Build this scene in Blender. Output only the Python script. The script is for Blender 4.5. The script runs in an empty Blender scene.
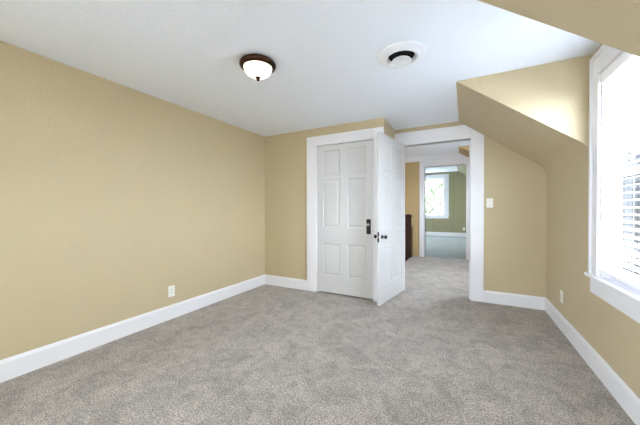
import bpy, bmesh, math, random
from mathutils import Matrix, Vector
random.seed(7)
scene = bpy.context.scene
COL = scene.collection
PI = math.pi

# ---------------------------------------------------------------- camera
YAW, PITCH, ROLL = 0.48761, -0.00963, 0.0019
cam_d = bpy.data.cameras.new('camera')
cam_d.sensor_fit = 'HORIZONTAL'; cam_d.sensor_width = 36.0
cam_d.lens = 36.0 * 272.576 / 640.0
cam_d.clip_start = 0.02
cam = bpy.data.objects.new('camera', cam_d); COL.objects.link(cam)
fwd = Vector((-math.sin(YAW) * math.cos(PITCH), math.cos(YAW) * math.cos(PITCH), math.sin(PITCH)))
rgt = Vector((math.cos(YAW), math.sin(YAW), 0))
up = rgt.cross(fwd)
r2 = rgt * math.cos(ROLL) - up * math.sin(ROLL)
u2 = rgt * math.sin(ROLL) + up * math.cos(ROLL)
m = Matrix((r2, u2, -fwd)).transposed().to_4x4()
m.translation = Vector((0, 0, 1.1439))
cam.matrix_world = m
scene.camera = cam

# ---------------------------------------------------------------- sky, exposure
world = bpy.data.worlds.new('overcast_sky'); scene.world = world
world.use_nodes = True
wn = world.node_tree; wn.nodes.clear()
wo = wn.nodes.new('ShaderNodeOutputWorld'); bg = wn.nodes.new('ShaderNodeBackground')
bg.inputs['Color'].default_value = (0.81, 0.92, 1.07, 1); bg.inputs['Strength'].default_value = 4.9
wn.links.new(bg.outputs[0], wo.inputs[0])
LAMP_STRENGTH = 0.3
scene.view_settings.view_transform = 'Standard'
scene.view_settings.look = 'None'
scene.view_settings.gamma = 1.0
scene.view_settings.use_curve_mapping = False
scene.view_settings.exposure = 2.98
scene.cycles.use_denoising = True
scene.cycles.max_bounces = 14
scene.cycles.diffuse_bounces = 10
scene.cycles.transparent_max_bounces = 24

def portal(name, loc, rot, w, h):
    """sky portal: guides sky light sampling through a window opening; gives off nothing itself"""
    l = bpy.data.lights.new(name, 'AREA'); l.shape = 'RECTANGLE'; l.size = w; l.size_y = h
    l.cycles.is_portal = True
    o = bpy.data.objects.new(name, l); COL.objects.link(o); o.location = loc; o.rotation_euler = rot
    return o

# ---------------------------------------------------------------- materials
def srgb(r, g, b):
    f = lambda c: (c / 255 / 12.92) if c / 255 <= 0.04045 else ((c / 255 + 0.055) / 1.055) ** 2.4
    return (f(r), f(g), f(b), 1)

def mat(name, col, rough=0.6, metal=0.0, var=0.0, vscale=8.0, bump=0.0, bscale=120.0, spec=0.5, coat=0.0, bdist=0.004):
    ma = bpy.data.materials.new(name); ma.use_nodes = True
    nt = ma.node_tree; b = nt.nodes['Principled BSDF']
    b.inputs['Base Color'].default_value = col; b.inputs['Roughness'].default_value = rough
    b.inputs['Metallic'].default_value = metal; b.inputs['Specular IOR Level'].default_value = spec
    b.inputs['Coat Weight'].default_value = coat
    tc = nt.nodes.new('ShaderNodeTexCoord')
    if var > 0:
        n = nt.nodes.new('ShaderNodeTexNoise'); n.inputs['Scale'].default_value = vscale; n.inputs['Detail'].default_value = 5
        nt.links.new(tc.outputs['Object'], n.inputs['Vector'])
        mx = nt.nodes.new('ShaderNodeMix'); mx.data_type = 'RGBA'
        mx.inputs[6].default_value = tuple(c * (1 - var) for c in col[:3]) + (1,)
        mx.inputs[7].default_value = tuple(min(1, c * (1 + var)) for c in col[:3]) + (1,)
        nt.links.new(n.outputs['Fac'], mx.inputs[0]); nt.links.new(mx.outputs[2], b.inputs['Base Color'])
    if bump > 0:
        n2 = nt.nodes.new('ShaderNodeTexNoise'); n2.inputs['Scale'].default_value = bscale; n2.inputs['Detail'].default_value = 3
        nt.links.new(tc.outputs['Object'], n2.inputs['Vector'])
        bp = nt.nodes.new('ShaderNodeBump'); bp.inputs['Strength'].default_value = bump; bp.inputs['Distance'].default_value = bdist
        nt.links.new(n2.outputs['Fac'], bp.inputs['Height']); nt.links.new(bp.outputs[0], b.inputs['Normal'])
    return ma

M_wall = mat('tan_wall_paint', srgb(196, 180, 147), 0.55, var=0.04, vscale=3, bump=0.42, bscale=62, spec=0.3, bdist=0.008)
M_hall = mat('hall_wall_paint', srgb(196, 170, 124), 0.55, var=0.02, bump=0.2, bscale=70, spec=0.3)
M_ceil = mat('ceiling_paint', srgb(238, 243, 251), 0.8, bump=0.25, bscale=60, spec=0.2, bdist=0.006)
M_trim = mat('white_trim_paint', srgb(233, 232, 234), 0.35, var=0.01, bump=0.05, bscale=30, spec=0.4)
M_door = mat('white_door_paint', srgb(207, 206, 205), 0.35, var=0.01, bump=0.06, bscale=25, spec=0.4)
M_plastic = mat('white_plastic', srgb(240, 238, 232), 0.35)
M_slot = mat('dark_slot', srgb(40, 38, 36), 0.7)
M_bronze = mat('oiled_bronze', srgb(66, 42, 30), 0.35, metal=0.85, var=0.25, vscale=20)
M_black = mat('black_iron', srgb(26, 23, 22), 0.4, metal=0.6, var=0.2, vscale=40)
M_steel = mat('worn_steel', srgb(165, 160, 155), 0.3, metal=0.9)
M_vent = mat('vent_enamel', srgb(236, 237, 240), 0.3)
M_ventmetal = mat('vent_metal', srgb(225, 226, 228), 0.35)
M_dark = mat('dark_duct', srgb(8, 8, 9), 0.9)
M_wood = mat('mahogany', srgb(46, 16, 11), 0.3, var=0.3, vscale=12, coat=0.3)
M_cord = mat('blind_cord', srgb(225, 225, 222), 0.8)
M_bark = mat('bark', srgb(80, 66, 54), 0.9, var=0.3, vscale=9, bump=0.6, bscale=20)
M_siding = mat('grey_siding', srgb(46, 49, 54), 0.85, spec=0.1)
def battens(ma):
    nt = ma.node_tree; b = nt.nodes['Principled BSDF']
    tc = nt.nodes.new('ShaderNodeTexCoord'); w = nt.nodes.new('ShaderNodeTexWave'); w.bands_direction = 'X'; w.inputs['Scale'].default_value = 4.2; w.inputs['Distortion'].default_value = 0.6; w.inputs['Detail Scale'].default_value = 0.3
    mx = nt.nodes.new('ShaderNodeMix'); mx.data_type = 'RGBA'; mx.inputs[6].default_value = srgb(20, 20, 20); mx.inputs[7].default_value = srgb(48, 47, 46)
    nt.links.new(tc.outputs['Object'], w.inputs['Vector']); nt.links.new(w.outputs['Fac'], mx.inputs[0]); nt.links.new(mx.outputs[2], b.inputs['Base Color'])
battens(M_siding)
M_roof = mat('roof_shingle', srgb(40, 40, 41), 0.95, spec=0.1, var=0.25, vscale=6)
M_hwin = mat('dark_window', srgb(34, 38, 44), 0.7, spec=0.2)
M_htrim = mat('house_trim', srgb(84, 84, 84), 0.6)
M_grass = mat('asphalt', srgb(150, 151, 152), 0.95, var=0.06, vscale=1.5)

def leaf_material():
    ma = mat('leaves', srgb(92, 104, 76), 0.6, var=0.35, vscale=3)
    return ma
M_leaf = leaf_material()

def green_material():
    ma = mat('sage_panelling', srgb(152, 146, 112), 0.55, var=0.03, vscale=3)
    nt = ma.node_tree; b = nt.nodes['Principled BSDF']
    tc = nt.nodes.new('ShaderNodeTexCoord'); w = nt.nodes.new('ShaderNodeTexWave')
    w.wave_type = 'BANDS'; w.bands_direction = 'X'; w.inputs['Scale'].default_value = 0.8
    cr = nt.nodes.new('ShaderNodeValToRGB'); cr.color_ramp.elements[0].position = 0.0; cr.color_ramp.elements[1].position = 0.03
    nt.links.new(tc.outputs['Object'], w.inputs['Vector']); nt.links.new(w.outputs['Fac'], cr.inputs[0])
    bp = nt.nodes.new('ShaderNodeBump'); bp.inputs['Distance'].default_value = 0.01; bp.inputs['Strength'].default_value = 0.8
    nt.links.new(cr.outputs[0], bp.inputs['Height']); nt.links.new(bp.outputs[0], b.inputs['Normal'])
    return ma
M_green = green_material()

def carpet(name, dark, light, patch):
    ma = bpy.data.materials.new(name); ma.use_nodes = True
    nt = ma.node_tree; b = nt.nodes['Principled BSDF']
    b.inputs['Roughness'].default_value = 1.0; b.inputs['Specular IOR Level'].default_value = 0.05
    b.inputs['Sheen Weight'].default_value = 0.25; b.inputs['Sheen Roughness'].default_value = 0.5
    tc = nt.nodes.new('ShaderNodeTexCoord')
    def noise(s, d, rough=0.6, dist=0.0):
        n = nt.nodes.new('ShaderNodeTexNoise'); n.inputs['Scale'].default_value = s; n.inputs['Detail'].default_value = d
        n.inputs['Roughness'].default_value = rough; n.inputs['Distortion'].default_value = dist
        nt.links.new(tc.outputs['Object'], n.inputs['Vector']); return n
    n1 = noise(110, 4, 0.8); n2 = noise(4.5, 6, 0.72, 0.8); n3 = noise(17, 5, 0.7, 0.4)
    def ramp(n, a, c):
        r = nt.nodes.new('ShaderNodeMapRange'); r.inputs[1].default_value = a; r.inputs[2].default_value = c
        nt.links.new(n.outputs['Fac'], r.inputs[0]); return r
    r1 = ramp(n1, 0.36, 0.64); r2 = ramp(n2, 0.38, 0.60); r3 = ramp(n3, 0.34, 0.56)
    mx = nt.nodes.new('ShaderNodeMix'); mx.data_type = 'RGBA'
    mx.inputs[6].default_value = dark; mx.inputs[7].default_value = light
    nt.links.new(r1.outputs[0], mx.inputs[0])
    def mul(prev, r, lo):
        q = nt.nodes.new('ShaderNodeMapRange'); q.inputs[3].default_value = lo; q.inputs[4].default_value = 1.0
        nt.links.new(r.outputs[0], q.inputs[0])
        k = nt.nodes.new('ShaderNodeMix'); k.data_type = 'RGBA'; k.blend_type = 'MULTIPLY'; k.inputs[0].default_value = 1.0
        nt.links.new(prev, k.inputs[6]); nt.links.new(q.outputs[0], k.inputs[7]); return k.outputs[2]
    c = mul(mul(mx.outputs[2], r2, patch), r3, patch + 0.03)
    nt.links.new(c, b.inputs['Base Color'])
    bp = nt.nodes.new('ShaderNodeBump'); bp.inputs['Strength'].default_value = 0.7; bp.inputs['Distance'].default_value = 0.01
    nt.links.new(n1.outputs['Fac'], bp.inputs['Height']); nt.links.new(bp.outputs[0], b.inputs['Normal'])
    return ma
M_carpet = carpet('greige_carpet', srgb(86, 80, 74), srgb(238, 226, 214), 0.73)
M_carpet2 = carpet('sage_grey_carpet', srgb(104, 110, 106), srgb(150, 157, 152), 0.88)

def slat_material():
    ma = bpy.data.materials.new('blind_slat'); ma.use_nodes = True
    nt = ma.node_tree; b = nt.nodes['Principled BSDF']; out = nt.nodes['Material Output']
    b.inputs['Base Color'].default_value = srgb(244, 244, 246); b.inputs['Roughness'].default_value = 0.35
    t = nt.nodes.new('ShaderNodeBsdfTranslucent'); t.inputs['Color'].default_value = (0.8, 0.82, 0.85, 1)
    mx = nt.nodes.new('ShaderNodeMixShader'); mx.inputs[0].default_value = 0.0
    nt.links.new(b.outputs[0], mx.inputs[1]); nt.links.new(t.outputs[0], mx.inputs[2]); nt.links.new(mx.outputs[0], out.inputs[0])
    return ma
M_slat = slat_material()

def glass_material():
    ma = bpy.data.materials.new('window_glass'); ma.use_nodes = True
    nt = ma.node_tree; nt.nodes.clear()
    out = nt.nodes.new('ShaderNodeOutputMaterial'); tr = nt.nodes.new('ShaderNodeBsdfTransparent')
    tr.inputs['Color'].default_value = (0.97, 0.98, 0.98, 1)
    gl = nt.nodes.new('ShaderNodeBsdfGlossy'); gl.inputs['Roughness'].default_value = 0.02
    fr = nt.nodes.new('ShaderNodeFresnel'); fr.inputs['IOR'].default_value = 1.3
    mx = nt.nodes.new('ShaderNodeMixShader')
    geo = nt.nodes.new('ShaderNodeNewGeometry'); mu = nt.nodes.new('ShaderNodeMath'); mu.operation = 'MULTIPLY_ADD'
    mu.inputs[1].default_value = -1.0; mu.inputs[2].default_value = 1.0
    m2 = nt.nodes.new('ShaderNodeMath'); m2.operation = 'MULTIPLY'
    nt.links.new(geo.outputs['Backfacing'], mu.inputs[0]); nt.links.new(mu.outputs[0], m2.inputs[0]); nt.links.new(fr.outputs[0], m2.inputs[1])
    nt.links.new(m2.outputs[0], mx.inputs[0]); nt.links.new(tr.outputs[0], mx.inputs[1]); nt.links.new(gl.outputs[0], mx.inputs[2])
    nt.links.new(mx.outputs[0], out.inputs[0])
    return ma
M_glass = glass_material()

def lamp_material():
    ma = mat('frosted_lamp_glass', srgb(250, 246, 238), 0.3)
    b = ma.node_tree.nodes['Principled BSDF']
    b.inputs['Emission Color'].default_value = (1.0, 0.86, 0.68, 1); b.inputs['Emission Strength'].default_value = LAMP_STRENGTH
    return ma
M_lamp = lamp_material()

# ---------------------------------------------------------------- mesh helpers
def box(bm, x0, x1, y0, y1, z0, z1):
    v = [bm.verts.new(c) for c in ((x0,y0,z0),(x1,y0,z0),(x1,y1,z0),(x0,y1,z0),(x0,y0,z1),(x1,y0,z1),(x1,y1,z1),(x0,y1,z1))]
    for f in ((3,2,1,0),(4,5,6,7),(0,1,5,4),(1,2,6,5),(2,3,7,6),(3,0,4,7)):
        bm.faces.new([v[i] for i in f])

def prism(bm, pts, axis, a, b):
    """polygon extruded along an axis: axis 'y' takes (x,z) points, 'x' takes (y,z), 'z' takes (x,y)"""
    def P(p, t):
        return {'y': (p[0], t, p[1]), 'x': (t, p[0], p[1]), 'z': (p[0], p[1], t)}[axis]
    A = [bm.verts.new(P(p, a)) for p in pts]; B = [bm.verts.new(P(p, b)) for p in pts]
    n = len(pts)
    bm.faces.new(A); bm.faces.new(list(reversed(B)))
    for i in range(n):
        bm.faces.new((A[i], B[i], B[(i+1) % n], A[(i+1) % n]))
    bmesh.ops.recalc_face_normals(bm, faces=bm.faces[:])

def lathe(bm, prof, mtx=Matrix(), seg=32):
    rings = []
    for r, z in prof:
        if r < 1e-6: rings.append([bm.verts.new(mtx @ Vector((0, 0, z)))])
        else: rings.append([bm.verts.new(mtx @ Vector((r*math.cos(2*PI*i/seg), r*math.sin(2*PI*i/seg), z))) for i in range(seg)])
    for A, B in zip(rings, rings[1:]):
        for i in range(seg):
            j = (i+1) % seg
            if len(A) == 1 and len(B) == 1: continue
            if len(A) == 1: bm.faces.new((A[0], B[i], B[j]))
            elif len(B) == 1: bm.faces.new((A[i], A[j], B[0]))
            else: bm.faces.new((A[i], A[j], B[j], B[i]))
    bmesh.ops.recalc_face_normals(bm, faces=bm.faces[:])

def tube(bm, pts, r, seg=8):
    for a, b in zip(pts, pts[1:]):
        a, b = Vector(a), Vector(b); d = b - a
        q = d.to_track_quat('Z', 'Y').to_matrix().to_4x4(); q.translation = a
        lathe(bm, [(0, 0), (r, 0), (r, d.length), (0, d.length)], q, seg)

def obj(name, bm, ma, parent=None, bevel=0.0, smooth=False, seg=2):
    me = bpy.data.meshes.new(name); bm.to_mesh(me); bm.free()
    me.materials.append(ma)
    o = bpy.data.objects.new(name, me); COL.objects.link(o)
    if parent: o.parent = parent
    if smooth:
        for p in me.polygons: p.use_smooth = True
    if bevel > 0:
        bv = o.modifiers.new('bevel', 'BEVEL'); bv.width = bevel; bv.segments = seg; bv.limit_method = 'ANGLE'; bv.angle_limit = math.radians(40)
    if smooth:
        me.set_sharp_from_angle(angle=math.radians(42))
    return o

def boxes(name, ma, lst, parent=None, bevel=0.0):
    bm = bmesh.new()
    for b in lst: box(bm, *b)
    return obj(name, bm, ma, parent, bevel)

def tag(o, label, cat, group=None, kind=None):
    o['label'] = label; o['category'] = cat
    if group: o['group'] = group
    if kind: o['kind'] = kind
    return o

def struct(o, label, cat):
    return tag(o, label, cat, kind='structure')

def empty(name, loc=(0,0,0), rz=0.0):
    o = bpy.data.objects.new(name, None); COL.objects.link(o)
    o.empty_display_size = 0.05
    o.location = loc; o.rotation_euler = (0, 0, rz); return o

# ---------------------------------------------------------------- plan (metres)
XL, XR = -2.729, 0.820            # left wall, right wall
YC, YH, YB = 3.325, 3.922, -2.60  # closet front, hall wall, wall behind the camera
XS = -0.875                       # right side of the closet box
ZC = 2.272                        # bedroom ceiling
XK, ZK = -0.069, 1.598            # where the roof slope leaves the ceiling / meets the wall
YN, YF = 1.566, 2.692             # dormer recess
HF, HZ = 7.0, 2.435               # far wall and ceiling of the landing
GF, GZ = 12.8, 2.747              # far wall and ceiling of the green room
WT = 0.10                         # outer wall thickness
HWT = 0.12

# ---------------------------------------------------------------- floors
o = boxes('floor', M_carpet, [(XL-.1, XR+WT, YB-.1, 4.3, -.12, 0), (-1.135, XR+WT, 4.3, 7.08, -.12, 0), (-2.6, -1.135, 6.97, 7.08, -.12, 0)])
struct(o, 'grey beige carpet of the bedroom running on to the landing', 'floor')
o = boxes('floor', M_carpet2, [(-3.1, XR+WT, 7.08, GF+.1, -.12, 0)])
struct(o, 'pale grey green carpet in the far room with green walls', 'floor')

# ---------------------------------------------------------------- ceilings and roof slopes
struct(boxes('ceiling', M_ceil, [(XL-.1, XR+WT, YB-.1, YH+.02, ZC, ZC+.12)]), 'flat white bedroom ceiling with lamp and round vent', 'ceiling')
struct(boxes('ceiling', M_ceil, [(-2.6, XR+WT, YH+.06, HF+.06, HZ, HZ+.12)]), 'white ceiling of the landing beyond the doorway', 'ceiling')
struct(boxes('ceiling', M_ceil, [(-3.1, XR+WT, HF+.08, GF+.1, GZ, GZ+.12)]), 'white ceiling of the far green room', 'ceiling')

def slope_profile(xk, zc, xr, zk, r):
    d = Vector((xr-xk, zk-zc)).normalized()
    a = Vector((xr, zk)) - d*r; b = Vector((xr, zk - r)); k = Vector((xr, zk))
    pts = [(xk, zc)]
    for i in range(9):
        t = i/8; q = a*(1-t)**2 + k*2*t*(1-t) + b*t*t
        pts.append((q.x, q.y))
    pts += [(xr+.05, zk-r), (xr+.05, zc+.02), (xk, zc+.02)]
    return pts
def slope(name, prof, y0, y1, ma, label):
    bm = bmesh.new(); prism(bm, prof, 'y', y0, y1)
    o = obj(name, bm, ma, smooth=True); return struct(o, label, 'sloped ceiling')
slope('ceiling_slope', slope_profile(XK, ZC, XR, ZK, .07), YB-.02, YN, M_wall, 'tan sloped ceiling nearest the camera, above the near side of the blinds window')
slope('ceiling_slope', slope_profile(XK, ZC, XR, ZK, .09), YF, YH+.01, M_wall, 'tan sloped ceiling between the blinds window and the hall doorway')
slope('ceiling_slope', [(-.113, HZ), (XR, HZ-.57), (XR+.05, HZ-.57), (XR+.05, HZ+.02), (-.113, HZ+.02)], 6.266, HF+.01, M_hall, 'small tan slope above the far doorway on the landing')
slope('ceiling_slope', [(-.247, GZ), (XR, GZ-.8), (XR+.05, GZ-.8), (XR+.05, GZ+.02), (-.247, GZ+.02)], HF+.1, GF+.01, M_green, 'green sloped ceiling of the far room')

# ---------------------------------------------------------------- walls
LR = (-2.40, -.85, .60, 1.98)
struct(boxes('wall_left', M_wall, [(XL-.1, XL, YB-.1, LR[0], 0, ZC+.02), (XL-.1, XL, LR[1], YH+HWT, 0, ZC+.02), (XL-.1, XL, LR[0], LR[1], 0, LR[2]-.03), (XL-.1, XL, LR[0], LR[1], LR[3], ZC+.02)]), 'long plain tan wall on the left', 'wall')
# closet front and side
CX0, CX1, CZ = -1.819, -1.000, 2.030
bm = bmesh.new()
for b in ((XL-.02, CX0, YC, YC+.1, 0, ZC+.02), (CX1, XS, YC, YC+.1, 0, ZC+.02), (CX0, CX1, YC, YC+.1, CZ, ZC+.02), (XS-.1, XS, YC+.1, YH+.01, 0, ZC+.02)):
    box(bm, *b)
struct(obj('wall_back', bm, M_wall), 'tan back wall holding the closed closet door', 'wall')
# wall with the hall doorway
HX0, HX1, HDZ = -0.765, 0.063, 2.035
bm = bmesh.new()
for b in ((XL-.1, HX0, YH, YH+HWT, 0, HZ+.02), (HX1, XR+WT, YH, YH+HWT, 0, HZ+.02), (HX0, HX1, YH, YH+HWT, HDZ, HZ+.02)):
    box(bm, *b)
struct(obj('wall_hall', bm, M_wall), 'tan wall right of the hall doorway with a light switch', 'wall')

def wall_x_with_hole(name, x0, x1, ya, yb, ztop, hy0, hy1, hz0, hz1, ma, label):
    return struct(boxes(name, ma, [(x0, x1, ya, hy0, 0, ztop), (x0, x1, hy1, yb, 0, ztop), (x0, x1, hy0, hy1, 0, hz0-.03), (x0, x1, hy0, hy1, hz1, ztop)]), label, 'wall')
WY0, WY1, WZ0, WZ1 = 1.722, 2.540, 0.685, 2.070
wall_x_with_hole('wall_right', XR, XR+WT, YB-.1, YH+.06, ZC+.02, WY0, WY1, WZ0, WZ1, M_wall, 'tan wall on the right around the blinds window')
RW = (-.45, .25, .85, 1.75)
struct(boxes('wall_rear', M_wall, [(XL-.1, RW[0], YB-.1-.04, YB, 0, ZC+.02), (RW[1], XR+WT, YB-.14, YB, 0, ZC+.02), (RW[0], RW[1], YB-.14, YB, 0, RW[2]-.03), (RW[0], RW[1], YB-.14, YB, RW[3], ZC+.02)]), 'tan wall behind the camera', 'wall')
# landing
LW = (4.6, 5.6, .95, 2.0)
wall_x_with_hole('wall_right', XR, XR+WT, YH+.06, HF+.08, HZ+.02, LW[0], LW[1], LW[2], LW[3], M_hall, 'right wall of the landing')
struct(boxes('wall_stair', M_hall, [(-2.7, -2.5, YH+HWT, HF+.08, -1.6, HZ+.02)]), 'tan wall on the far side of the stairs', 'wall')
FX0, FX1, FZ = -0.850, 0.032, 2.170
struct(boxes('wall_far', M_hall, [(-2.6, FX0, HF, HF+.12, -1.6, GZ+.02), (FX1, XR+WT, HF, HF+.12, 0, GZ+.02), (FX0, FX1, HF, HF+.12, FZ, GZ+.02)]), 'tan wall around the far doorway on the landing', 'wall')
# green room
GW = (-1.79, -0.78, 0.90, 2.52)
struct(boxes('wall_green_far', M_green, [(-3.1, GW[0], GF, GF+.14, 0, GZ+.02), (GW[1], XR+WT, GF, GF+.14, 0, GZ+.02), (GW[0], GW[1], GF, GF+.14, 0, GW[2]-.03), (GW[0], GW[1], GF, GF+.14, GW[3], GZ+.02)]), 'sage green panelled wall with a window in the far room', 'wall')
struct(boxes('wall_green_right', M_green, [(XR, XR+WT, HF+.08, GF+.1, 0, GZ+.02)]), 'right wall of the far green room', 'wall')
GL = (9.0, 10.5, .9, 2.35)
wall_x_with_hole('wall_green_left', -3.24, -3.1, HF+.02, GF+.1, GZ+.02, GL[0], GL[1], GL[2], GL[3], M_green, 'left wall of the far green room')
struct(boxes('wall_green_near', M_green, [(-3.2, FX0-.01, HF+.12, HF+.13, 0, GZ+.02), (FX1+.01, XR+.02, HF+.12, HF+.13, 0, GZ+.02)]), 'near wall of the far green room', 'wall')

# ---------------------------------------------------------------- baseboards
BH, BT = 0.147, 0.014
def base_profile(sign=1):
    return [(0, 0), (BT, 0), (BT, BH-.022), (BT*.55, BH-.008), (BT*.4, BH), (0, BH)]
def base_x(name, wx, dirx, y0, y1, label, h=BH):
    bm = bmesh.new(); prism(bm, [(wx + dirx*p[0], p[1]*h/BH) for p in base_profile()], 'y', y0, y1)
    return struct(obj(name, bm, M_trim), label, 'baseboard')
def base_y(name, wy, diry, x0, x1, label, h=BH):
    bm = bmesh.new(); prism(bm, [(wy + diry*p[0], p[1]*h/BH) for p in base_profile()], 'x', x0, x1)
    return struct(obj(name, bm, M_trim), label, 'baseboard')
base_x('baseboard_left', XL, 1, YB, YC, 'white baseboard along the long left wall')
base_y('baseboard_back', YC, -1, XL+BT*.5, -1.968, 'short white baseboard left of the closet door')
base_y('baseboard_hall', YH, -1, .212, XR-BT*.5, 'white baseboard under the light switch')
base_x('baseboard_right', XR, -1, YB, YH-.001, 'white baseboard under the blinds window')
base_y('baseboard_rear', YB, 1, XL+BT, XR-BT, 'white baseboard behind the camera')
base_y('baseboard_far', GF, -1, -3.1, XR, 'white baseboard under the window of the green room', .175)
base_x('baseboard_landing', XR, -1, YH+HWT, HF, 'white baseboard on the right of the landing')

# ---------------------------------------------------------------- door casings and jambs
def casing_closet():
    bm = bmesh.new(); t = .02
    box(bm, -1.966, CX0+.004, YC-t, YC, 0, 2.159)
    box(bm, CX1-.004, XS, YC-t, YC, 0, 2.159)
    box(bm, CX0+.004, CX1-.004, YC-t, YC, CZ-.002, 2.159)
    o = obj('trim_closet', bm, M_trim, bevel=.004); struct(o, 'wide white casing around the closet door', 'door casing')
    bm = bmesh.new()
    box(bm, CX0-.001, CX0+.004, YC, YC+.1, 0, CZ); box(bm, CX1-.004, CX1+.001, YC, YC+.1, 0, CZ); box(bm, CX0, CX1, YC, YC+.1, CZ-.004, CZ+.001)
    box(bm, CX0+.004, CX0+.018, YC+.045, YC+.08, 0, CZ); box(bm, CX1-.018, CX1-.004, YC+.045, YC+.08, 0, CZ); box(bm, CX0, CX1, YC+.045, YC+.08, CZ-.018, CZ)
    obj('door_jamb', bm, M_trim, o)
casing_closet()

def slope_z(x): return ZC - (ZC-ZK)/(XR-XK)*(x-XK)
def casing_hall():
    t = .02
    bm = bmesh.new()
    box(bm, XS+.002, HX0, YH-t, YH, 0, HDZ)
    xr = .211; g = .004
    xm = XK + (ZC-2.215)*(XR-XK)/(ZC-ZK)
    prism(bm, [(HX1, 0), (xr, 0), (xr, slope_z(xr)-g), (HX1, min(2.215, slope_z(HX1)-g))], 'y', YH-t, YH)
    prism(bm, [(XS+.002, HDZ), (HX1, HDZ), (HX1, min(2.215, slope_z(HX1)-g)), (xm-.005, 2.215), (XS+.002, 2.215)], 'y', YH-t, YH)
    o = obj('trim_hall', bm, M_trim, bevel=.003); struct(o, 'white casing around the open hall doorway, its corner cut by the sloped ceiling', 'door casing')
    bm = bmesh.new()
    box(bm, HX0-.012, HX0, YH, YH+HWT, 0, HDZ+.012); box(bm, HX1, HX1+.012, YH, YH+HWT, 0, HDZ+.012); box(bm, HX0, HX1, YH, YH+HWT, HDZ, HDZ+.012)
    box(bm, HX0, HX0+.012, YH+.05, YH+.09, 0, HDZ); box(bm, HX1-.012, HX1, YH+.05, YH+.09, 0, HDZ); box(bm, HX0, HX1, YH+.05, YH+.09, HDZ-.012, HDZ)
    obj('door_jamb', bm, M_trim, o)
    bm = bmesh.new()
    box(bm, HX0-.13, HX0, YH+HWT, YH+HWT+.02, 0, 2.19); box(bm, HX1, HX1+.13, YH+HWT, YH+HWT+.02, 0, 2.19); box(bm, HX0, HX1, YH+HWT, YH+HWT+.02, HDZ, 2.19)
    obj('landing_casing', bm, M_trim, o)
casing_hall()

def casing_far():
    t = .022
    bm = bmesh.new()
    box(bm, FX0-.119, FX0, HF-t, HF, 0, 2.311); box(bm, FX1, FX1+.119, HF-t, HF, 0, 2.311); box(bm, FX0, FX1, HF-t, HF, FZ, 2.311)
    o = obj('trim_far', bm, M_trim, bevel=.004); struct(o, 'white casing of the far doorway into the green room', 'door casing')
    bm = bmesh.new()
    box(bm, FX0-.01, FX0, HF, HF+.13, 0, FZ+.01); box(bm, FX1, FX1+.01, HF, HF+.13, 0, FZ+.01); box(bm, FX0, FX1, HF, HF+.13, FZ, FZ+.01)
    obj('door_jamb', bm, M_trim, o)
    struct(boxes('trim_frieze', M_trim, [(-2.5, XR, HF-.018, HF, 2.313, HZ)]), 'white frieze board along the top of the landing wall', 'trim')
casing_far()

# ---------------------------------------------------------------- windows
def window(name, loc, rz, w, z0, z1, wt, label, casing_w=.12, head=.15, rows=2, blind_gap=.055):
    """double hung window; local x along the wall, local +y outwards"""
    r = empty(name, loc, rz); struct(r, label, 'window')
    h = w/2; c = casing_w
    bm = bmesh.new()
    for s in (-1, 1):
        a, b = sorted((s*h, s*(h+c-.03))); box(bm, a, b, -.018, 0, z0, z1+.0)
        a, b = sorted((s*(h+c-.03), s*(h+c))); box(bm, a, b, -.028, 0, z0, z1+head)
    box(bm, -h-c+.03, h+c-.03, -.018, 0, z1, z1+head-.03)
    box(bm, -h-c+.03, h+c-.03, -.028, 0, z1+head-.03, z1+head)
    obj('casing', bm, M_trim, r, bevel=.004)
    bm = bmesh.new()
    box(bm, -h, -h+.012, 0, wt, z0, z1); box(bm, h-.012, h, 0, wt, z0, z1); box(bm, -h, h, 0, wt, z1-.012, z1); box(bm, -h, h, .05, wt+.03, z0-.02, z0+.012)
    for s in (-1, 1):
        a, b = sorted((s*(h-.012), s*(h-.026))); box(bm, a, b, blind_gap-.012, blind_gap, z0, z1)
    obj('window_frame', bm, M_trim, r)
    bm = bmesh.new(); box(bm, -h-c-.04, h+c+.04, -.038, .05, z0-.026, z0)
    obj('window_sill', bm, M_trim, r, bevel=.008)
    bm = bmesh.new(); box(bm, -h-c+.01, h+c-.01, -.018, 0, z0-.135, z0-.026)
    obj('apron', bm, M_trim, r, bevel=.004)
    zm = (z0+z1)/2
    for (nm, a, b, y) in (('upper_sash', zm-.018, z1-.012, blind_gap+.029), ('lower_sash', z0+.012, zm+.018, blind_gap+.002)):
        i = h-.013; st = .034; bt = .06 if nm == 'lower_sash' else .036; tt = .036 if nm == 'lower_sash' else .045
        bm = bmesh.new()
        box(bm, -i, -i+st, y, y+.026, a, b); box(bm, i-st, i, y, y+.026, a, b)
        box(bm, -i+st, i-st, y, y+.026, a, a+bt); box(bm, -i+st, i-st, y, y+.026, b-tt, b)
        s = obj(nm, bm, M_trim, r, bevel=.003)
        bm = bmesh.new(); box(bm, -i+st-.004, i-st+.004, y+.011, y+.015, a+bt-.004, b-tt+.004)
        obj('pane', bm, M_glass, s)
    return r

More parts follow.
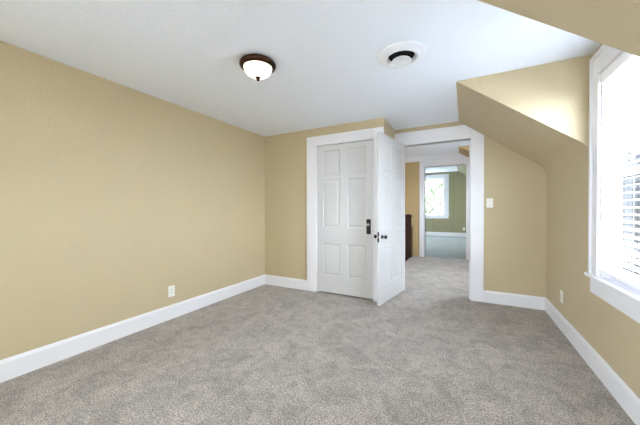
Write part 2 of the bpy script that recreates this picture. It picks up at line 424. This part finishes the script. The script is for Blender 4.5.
wy = (WY0+WY1)/2
window('window_1', (XR, wy, 0), -PI/2, WY1-WY0, WZ0, WZ1, WT, 'white double hung window behind slatted blinds on the right')
portal('window_sky_portal', (XR+WT+.06, wy, (WZ0+WZ1)/2), (0, PI/2, 0), WZ1-WZ0, WY1-WY0)
window('window_2', ((GW[0]+GW[1])/2, GF, 0), 0, GW[1]-GW[0], GW[2], GW[3], .14, 'bright white window in the far green room', casing_w=.19, head=.14)
portal('window_sky_portal', ((GW[0]+GW[1])/2, GF+.22, (GW[2]+GW[3])/2), (-PI/2, 0, 0), GW[1]-GW[0], GW[3]-GW[2])
window('added_window_3', (XR, (LW[0]+LW[1])/2, 0), -PI/2, LW[1]-LW[0], LW[2], LW[3], WT, 'unseen window added to light the landing')  # invented window, out of view, lets daylight onto the landing
portal('window_sky_portal', (XR+WT+.06, (LW[0]+LW[1])/2, (LW[2]+LW[3])/2), (0, PI/2, 0), LW[3]-LW[2], LW[1]-LW[0])
window('added_window_4', ((RW[0]+RW[1])/2, YB, 0), PI, RW[1]-RW[0], RW[2], RW[3], .14, 'window added in the wall behind the camera for fill daylight')  # added opening behind the camera, brightens the surfaces facing it
portal('window_sky_portal', ((RW[0]+RW[1])/2, YB-.22, (RW[2]+RW[3])/2), (PI/2, 0, 0), RW[1]-RW[0], RW[3]-RW[2])
window('added_window_6', (XL, (LR[0]+LR[1])/2, 0), PI/2, LR[1]-LR[0], LR[2], LR[3], .1, 'window added in the left wall behind the camera to light the right side')  # made-up window out of frame, lifts the right wall and slope
portal('window_sky_portal', (XL-.16, (LR[0]+LR[1])/2, (LR[2]+LR[3])/2), (0, -PI/2, 0), LR[3]-LR[2], LR[1]-LR[0])
window('added_window_5', (-3.1, (GL[0]+GL[1])/2, 0), PI/2, GL[1]-GL[0], GL[2], GL[3], .14, 'unseen side window added to light the far green room')  # added hidden window, extra daylight for the green walls and carpet
portal('window_sky_portal', (-3.1-.14-.06, (GL[0]+GL[1])/2, (GL[2]+GL[3])/2), (0, -PI/2, 0), GL[3]-GL[2], GL[1]-GL[0])

# ---------------------------------------------------------------- window blind
def blind():
    r = empty('window_blind', (XR+.025, wy, WZ1-.0125), -PI/2)
    tag(r, 'white slatted blind hanging inside the window on the right wall', 'blind')
    hw = (WY1-WY0)/2-.016; Z = WZ1-.0125
    bm = bmesh.new(); box(bm, -hw, hw, -.024, .022, -.045, -.001); obj('headrail', bm, M_slat, r, bevel=.003)
    bm = bmesh.new(); box(bm, -hw, hw, -.034, -.0245, -.066, -.001); obj('valance', bm, M_slat, r, bevel=.003)
    zb = .718 - Z
    bm = bmesh.new(); box(bm, -hw, hw, -.024, .022, zb, zb+.017); obj('bottom_rail', bm, M_slat, r, bevel=.004)
    n = 29; z_lo, z_hi = zb+.05, -.085
    bm = bmesh.new(); tilt = math.radians(8)
    for i in range(n):
        z = z_lo+(z_hi-z_lo)*i/(n-1)
        pr = []
        for k in range(5):
            u = -0.024+.048*k/4; bow = .0022*(1-(u/.024)**2)
            pr.append((u*math.cos(tilt)-.001, z+u*math.sin(tilt)+bow))
        prof = pr+[(a, b-.0026) for a, b in reversed(pr)]
        prism(bm, prof, 'x', -hw+.002, hw-.002)
    obj('slats', bm, M_slat, r)
    for x in (-hw+.12, 0.0, hw-.12):
        bm = bmesh.new()
        for y in (-.0245, .0225):
            tube(bm, [(x, y, zb+.01), (x, y, -.04)], .0011, 6)
        obj('ladder_cord', bm, M_cord, r)
    bm = bmesh.new(); tube(bm, [(hw-.07, -.037, -.06), (hw-.07, -.037, -.75)], .0045, 8); obj('tilt_wand', bm, M_slat, r, smooth=True)
blind()

# ---------------------------------------------------------------- panelled doors
def door_mesh(w, h, t):
    xs = [0, .095, .095+.252, w-.095-.252, w-.095, w]
    zs = [0, .228, .668, .885, 1.535, 1.592, 1.93, h]
    panels = {(i, j) for i in (1, 3) for j in (1, 3, 5)}
    bm = bmesh.new()
    def q(pts): bm.faces.new([bm.verts.new(p) for p in pts])
    for side in (0, 1):
        Y = lambda d: d if side == 0 else t-d
        for i in range(5):
            for j in range(7):
                x0, x1, z0, z1 = xs[i], xs[i+1], zs[j], zs[j+1]
                if (i, j) not in panels:
                    q([(x0, Y(0), z0), (x1, Y(0), z0), (x1, Y(0), z1), (x0, Y(0), z1)]); continue
                lv = [(0, 0), (.010, .006), (.018, .0065), (.045, .003)]
                rc = [[(x0+mm, Y(d), z0+mm), (x1-mm, Y(d), z0+mm), (x1-mm, Y(d), z1-mm), (x0+mm, Y(d), z1-mm)] for mm, d in lv]
                for A, B in zip(rc, rc[1:]):
                    for k in range(4): q([A[k], A[(k+1) % 4], B[(k+1) % 4], B[k]])
                q(rc[-1])
    for i in range(5):
        for z in (0, h): q([(xs[i], 0, z), (xs[i+1], 0, z), (xs[i+1], t, z), (xs[i], t, z)])
    for j in range(7):
        for x in (0, w): q([(x, 0, zs[j]), (x, 0, zs[j+1]), (x, t, zs[j+1]), (x, t, zs[j])])
    bmesh.ops.remove_doubles(bm, verts=bm.verts[:], dist=1e-5)
    bmesh.ops.recalc_face_normals(bm, faces=bm.faces[:])
    return bm

def knob(parent, x, z, y, s, ma):
    """knob with rosette, sticking out along local y in direction s"""
    mt = Matrix.Translation((x, y, z)) @ Matrix.Rotation(-s*PI/2, 4, 'X')
    bm = bmesh.new(); lathe(bm, [(0, 0), (.022, 0), (.022, .004), (.018, .008), (.012, .010), (.011, .012)], mt, 28)
    ro = obj('rosette', bm, ma, parent, smooth=True)
    bm = bmesh.new(); lathe(bm, [(.0095, .008), (.0085, .03), (.010, .034), (.019, .038), (.0225, .046), (.022, .054), (.017, .061), (.008, .0645), (0, .065)], mt, 28)
    return obj('door_knob', bm, ma, parent, smooth=True)

def hinge(parent, x, y, z, ma):
    bm = bmesh.new(); tube(bm, [(x, y, z-.045), (x, y, z+.045)], .007, 10)
    lathe(bm, [(0, .045), (.005, .046), (.006, .052), (0, .057)], Matrix.Translation((x, y, z)), 10)
    box(bm, x, x+.022, y+.004, y+.0068, z-.044, z+.044)
    return obj('hinge', bm, ma, parent)

# closed closet door
DW, DT = .800, .035
d1 = empty('door_1', (CX0+.007, YC+.004, .020)); struct(d1, 'closed white six panel closet door with a black lock plate', 'door')
obj('door_leaf', door_mesh(DW, 1.998, DT), M_door, d1, bevel=.0015)
bm = bmesh.new(); box(bm, DW-.087, DW-.030, -.004, .0005, .815, 1.005)
lp = obj('lock_plate', bm, M_black, d1, bevel=.003); lp['label'] = 'black iron lock plate'
bm = bmesh.new(); lathe(bm, [(0, 0), (.016, 0), (.016, .004), (.009, .008), (.008, .018), (.014, .022), (.018, .03), (.014, .037), (0, .039)], Matrix.Translation((DW-.058, -.0045, .935)) @ Matrix.Rotation(PI/2, 4, 'X'), 24)
k = obj('door_knob', bm, M_steel, lp, smooth=True); k['label'] = 'small worn steel knob'
bm = bmesh.new(); box(bm, DW-.061, DW-.055, -.005, -.0035, .85, .872); obj('keyhole', bm, M_dark, lp)
for z in (.215, 1.86): hinge(d1, -.004, -.007, z-.012, M_door)

# open hall door
A = math.radians(9.3)
d2 = empty('door_2', (-.739-.035*math.cos(A), YH-.012, .024), -PI/2-A)
struct(d2, 'open white panelled hall door seen nearly edge on, beside the closet', 'door')
OW = .802
obj('door_leaf', door_mesh(OW, 2.026, DT), M_door, d2, bevel=.0015)
knob(d2, OW-.062, .80, DT, 1, M_black); knob(d2, OW-.062, .80, 0, -1, M_black)
bm = bmesh.new(); box(bm, OW-.0005, OW+.0015, .008, .027, .74, .86)
lt = obj('latch_plate', bm, M_black, d2)
bm = bmesh.new(); box(bm, OW+.0015, OW+.010, .011, .024, .79, .812); obj('latch_bolt', bm, M_steel, lt)
for z in (.25, 1.02, 1.80):
    bm = bmesh.new(); tube(bm, [(-.006, -.004, z-.045), (-.006, -.004, z+.045)], .006, 10); obj('hinge', bm, M_black, d2)

# ---------------------------------------------------------------- ceiling light
cl = empty('ceiling_light', (-1.395, 1.625, ZC)); tag(cl, 'flush ceiling light with dark bronze rim and glowing frosted glass bowl', 'ceiling light')
bm = bmesh.new(); lathe(bm, [(0, 0), (.112, 0), (.128, -.008), (.136, -.020), (.137, -.030), (.130, -.042), (.120, -.050), (.112, -.050), (.110, -.036), (0, -.036)], seg=48)
obj('canopy', bm, M_bronze, cl, smooth=True)
bm = bmesh.new()
prof = [(.104, -.038)]+[(.106*math.cos(t), -.046-.072*math.sin(t)) for t in [i*PI/2/12 for i in range(13)]]
lathe(bm, prof[:-1]+[(0, -.118)], seg=48)
obj('glass_shade', bm, M_lamp, cl, smooth=True)
bm = bmesh.new(); lathe(bm, [(0, -.114), (.020, -.116), (.021, -.121), (.012, -.126), (.010, -.131), (.013, -.136), (.009, -.143), (0, -.146)], seg=20)
obj('finial', bm, M_bronze, cl, smooth=True)

# ---------------------------------------------------------------- ceiling vent
cv = empty('ceiling_vent', (-.408, 2.035, ZC)); tag(cv, 'round white ceiling air vent with a dark slot around its centre disc', 'vent')
bm = bmesh.new(); lathe(bm, [(.160, 0), (.166, -.006), (.164, -.014), (.154, -.020), (.140, -.021), (.130, -.026), (.121, -.034), (.112, -.036), (.104, -.033), (.092, -.012), (.090, 0)], seg=56)
obj('flange', bm, M_vent, cv, smooth=True)
bm = bmesh.new(); lathe(bm, [(.0895, -.0005), (0, -.0006)], seg=40); lathe(bm, [(.0895, -.0005), (.0905, -.012), (.0890, -.012), (.0885, -.0005)], seg=40)
obj('duct_opening', bm, M_dark, cv)
bm = bmesh.new(); lathe(bm, [(0, -.040), (.056, -.040), (.066, -.046), (.069, -.051), (.066, -.053), (.050, -.047), (.030, -.048), (.012, -.051), (.011, -.058), (.007, -.061), (0, -.062)], seg=40)
dd = obj('damper_disc', bm, M_ventmetal, cv, smooth=True)
for a in range(3):
    t = 2*PI*a/3+.5; bm = bmesh.new()
    tube(bm, [(.05*math.cos(t), .05*math.sin(t), -.0415), (.05*math.cos(t), .05*math.sin(t), -.002)], .003, 8)
    obj('hanger', bm, M_dark, cv)
bm = bmesh.new()
for a in range(8):
    t = 2*PI*a/8
    mt = Matrix.Rotation(t, 4, 'Z')
    pts = [mt @ Vector(c) for c in ((.018, -.002, -.0485), (.055, -.004, -.0475), (.055, .004, -.0475), (.018, .002, -.0485), (.018, 0, -.054), (.053, 0, -.0525))]
    v = [bm.verts.new(c) for c in pts]
    for f in ((0, 1, 5, 4), (3, 4, 5, 2), (1, 2, 5), (0, 4, 3), (0, 3, 2, 1)): bm.faces.new([v[i] for i in f])
obj('rib', bm, M_ventmetal, dd)

# ---------------------------------------------------------------- outlets and switch
def rounded(bm, x0, x1, z0, z1, y0, y1, r=.006, n=4):
    pts = []
    for cx, cz, a0 in ((x1-r, z1-r, 0), (x0+r, z1-r, 90), (x0+r, z0+r, 180), (x1-r, z0+r, 270)):
        for i in range(n+1):
            a = math.radians(a0+90*i/n); pts.append((cx+r*math.cos(a), cz+r*math.sin(a)))
    prism(bm, pts, 'y', y0, y1)
def outlet(loc, rz, label):
    r = empty('wall_outlet', loc, rz); tag(r, label, 'outlet', 'duplex wall outlets')
    bm = bmesh.new(); rounded(bm, -.035, .035, -.0575, .0575, -.005, 0); obj('cover_plate', bm, M_plastic, r, bevel=.002)
    for s in (-1, 1):
        bm = bmesh.new(); rounded(bm, -.0165, .0165, s*.0195-.014, s*.0195+.014, -.0072, -.004, .009)
        f = obj('socket', bm, M_plastic, r)
        bm = bmesh.new(); zc = s*.0195
        box(bm, -.0085, -.006, -.0076, -.007, zc-.003, zc+.007); box(bm, .006, .0085, -.0076, -.007, zc-.002, zc+.006)
        lathe(bm, [(0, .0076), (.0028, .0076), (.0028, .007)], Matrix.Translation((0, 0, zc-.008)) @ Matrix.Rotation(PI/2, 4, 'X'), 10)
        obj('slot', bm, M_slot, f)
    bm = bmesh.new(); lathe(bm, [(0, .0062), (.003, .006), (.0032, .005), (0, .0048)], Matrix.Rotation(PI/2, 4, 'X'), 10); obj('screw', bm, M_steel, r)
outlet((XL, 1.797, .29), PI/2, 'white duplex outlet low on the long left wall')
outlet((XR, 3.36, .315), -PI/2, 'white duplex outlet on the right wall near the corner, beyond the blinds window')
outlet((-.02, GF, .34), 0, 'tiny white outlet on the green wall of the far room')

sw = empty('light_switch', (.271, YH, 1.225)); tag(sw, 'white light switch plate beside the hall doorway', 'light switch')
bm = bmesh.new(); rounded(bm, -.035, .035, -.0575, .0575, -.005, 0); obj('cover_plate', bm, M_plastic, sw, bevel=.002)
bm = bmesh.new(); prism(bm, [(-.005, -.012), (-.005, .012), (-.014, .010), (-.013, .004)], 'x', -.005, .005); obj('toggle', bm, M_plastic, sw)
for z in (-.03, .03):
    bm = bmesh.new(); lathe(bm, [(0, .0062), (.003, .006), (.0032, .005), (0, .0048)], Matrix.Translation((0, 0, z)) @ Matrix.Rotation(PI/2, 4, 'X'), 10); obj('screw', bm, M_steel, sw)

# ---------------------------------------------------------------- stairwell
bm = bmesh.new()
for i in range(8):
    y1 = 6.97-.25*i
    box(bm, -2.5, -1.16, y1-.27, y1, -1.5, -.19*(i+1))
st = struct(obj('stairs', bm, M_carpet), 'carpeted stairs going down from the landing', 'stairs')
bm = bmesh.new(); box(bm, -1.16, -1.136, 4.3, 6.97, -1.5, -.001); box(bm, -2.5, -1.16, 4.28, 4.3, -1.5, -.001); obj('stringer', bm, M_wood, st)
nw = empty('newel_post', (-1.205, 6.86, 0.0), math.radians(8)); tag(nw, 'dark mahogany newel post at the top of the stairs', 'newel post')
bm = bmesh.new(); box(bm, -.064, .064, -.064, .064, -.188, .955); obj('shaft', bm, M_wood, nw, bevel=.006)
bm = bmesh.new(); box(bm, -.072, .072, -.072, .072, .955, .975); box(bm, -.088, .088, -.088, .088, .975, 1.01); lathe(bm, [(.10, 1.01), (.07, 1.025), (.03, 1.036), (0, 1.038)], Matrix.Rotation(PI/4, 4, 'Z'), 4)
obj('cap', bm, M_wood, nw, bevel=.004)
struct(boxes('wall_stub', M_hall, [(-1.115, -1.015, 6.93, HF, 0, .76)]), 'low tan wall end between the newel post and the far doorway', 'wall')

# ---------------------------------------------------------------- outdoors
struct(boxes('ground', M_grass, [(-40, 60, -40, 70, -3.4, -3.2)]), 'grey paved ground outside', 'ground')
def tree(x, y, h, cr, label):
    r = empty('tree', (x, y, -3.2)); tag(r, label, 'tree', 'trees outside')
    bm = bmesh.new(); lathe(bm, [(0, 0), (.25, 0), (.17, h*.35), (.12, h*.6), (0, h*.75)], seg=10)
    for i in range(7):
        a = i*2.4; tube(bm, [(0, 0, h*(.35+.05*i)), (cr*.6*math.cos(a), cr*.6*math.sin(a), h*(.5+.06*i))], .05, 6)
    obj('trunk', bm, M_bark, r)
    bm = bmesh.new()
    for i in range(2600):
        d = Vector((random.gauss(0, 1), random.gauss(0, 1), random.gauss(0, 1))).normalized()*random.random()**.4
        c = Vector((d.x*cr, d.y*cr, h*.66+d.z*h*.34))
        n = Vector((random.gauss(0, 1), random.gauss(0, 1), random.gauss(0, 1))).normalized()
        u = n.orthogonal().normalized(); v = n.cross(u); s = random.uniform(.08, .17)
        bm.faces.new([bm.verts.new(c+u*s), bm.verts.new(c+v*s*.5), bm.verts.new(c-u*s), bm.verts.new(c-v*s*.5)])
    obj('foliage', bm, M_leaf, r)
tree(-2.0, 16.6, 7.6, 2.3, 'leafy tree outside the green room window')

hs = empty('neighbouring_house', (6.0, 12.0, -3.2)); tag(hs, 'grey house seen through the blinds of the right window', 'house')
boxes('wall', M_siding, [(-4, 4, -3, 3, 0, 5.7)], hs)
bm = bmesh.new(); prism(bm, [(-3.4, 5.6), (3.4, 5.6), (0, 8.4)], 'x', -4.4, 4.4); obj('roof', bm, M_roof, hs)
for i in range(5):
    x = -3.9+1.65*i
    f = boxes('window', M_htrim, [(x, x+.9, -3.06, -3.0, 3.0, 4.5)], hs)
    boxes('pane', M_hwin, [(x+.09, x+.81, -3.075, -3.06, 3.1, 3.72), (x+.09, x+.81, -3.075, -3.06, 3.79, 4.4)], f)
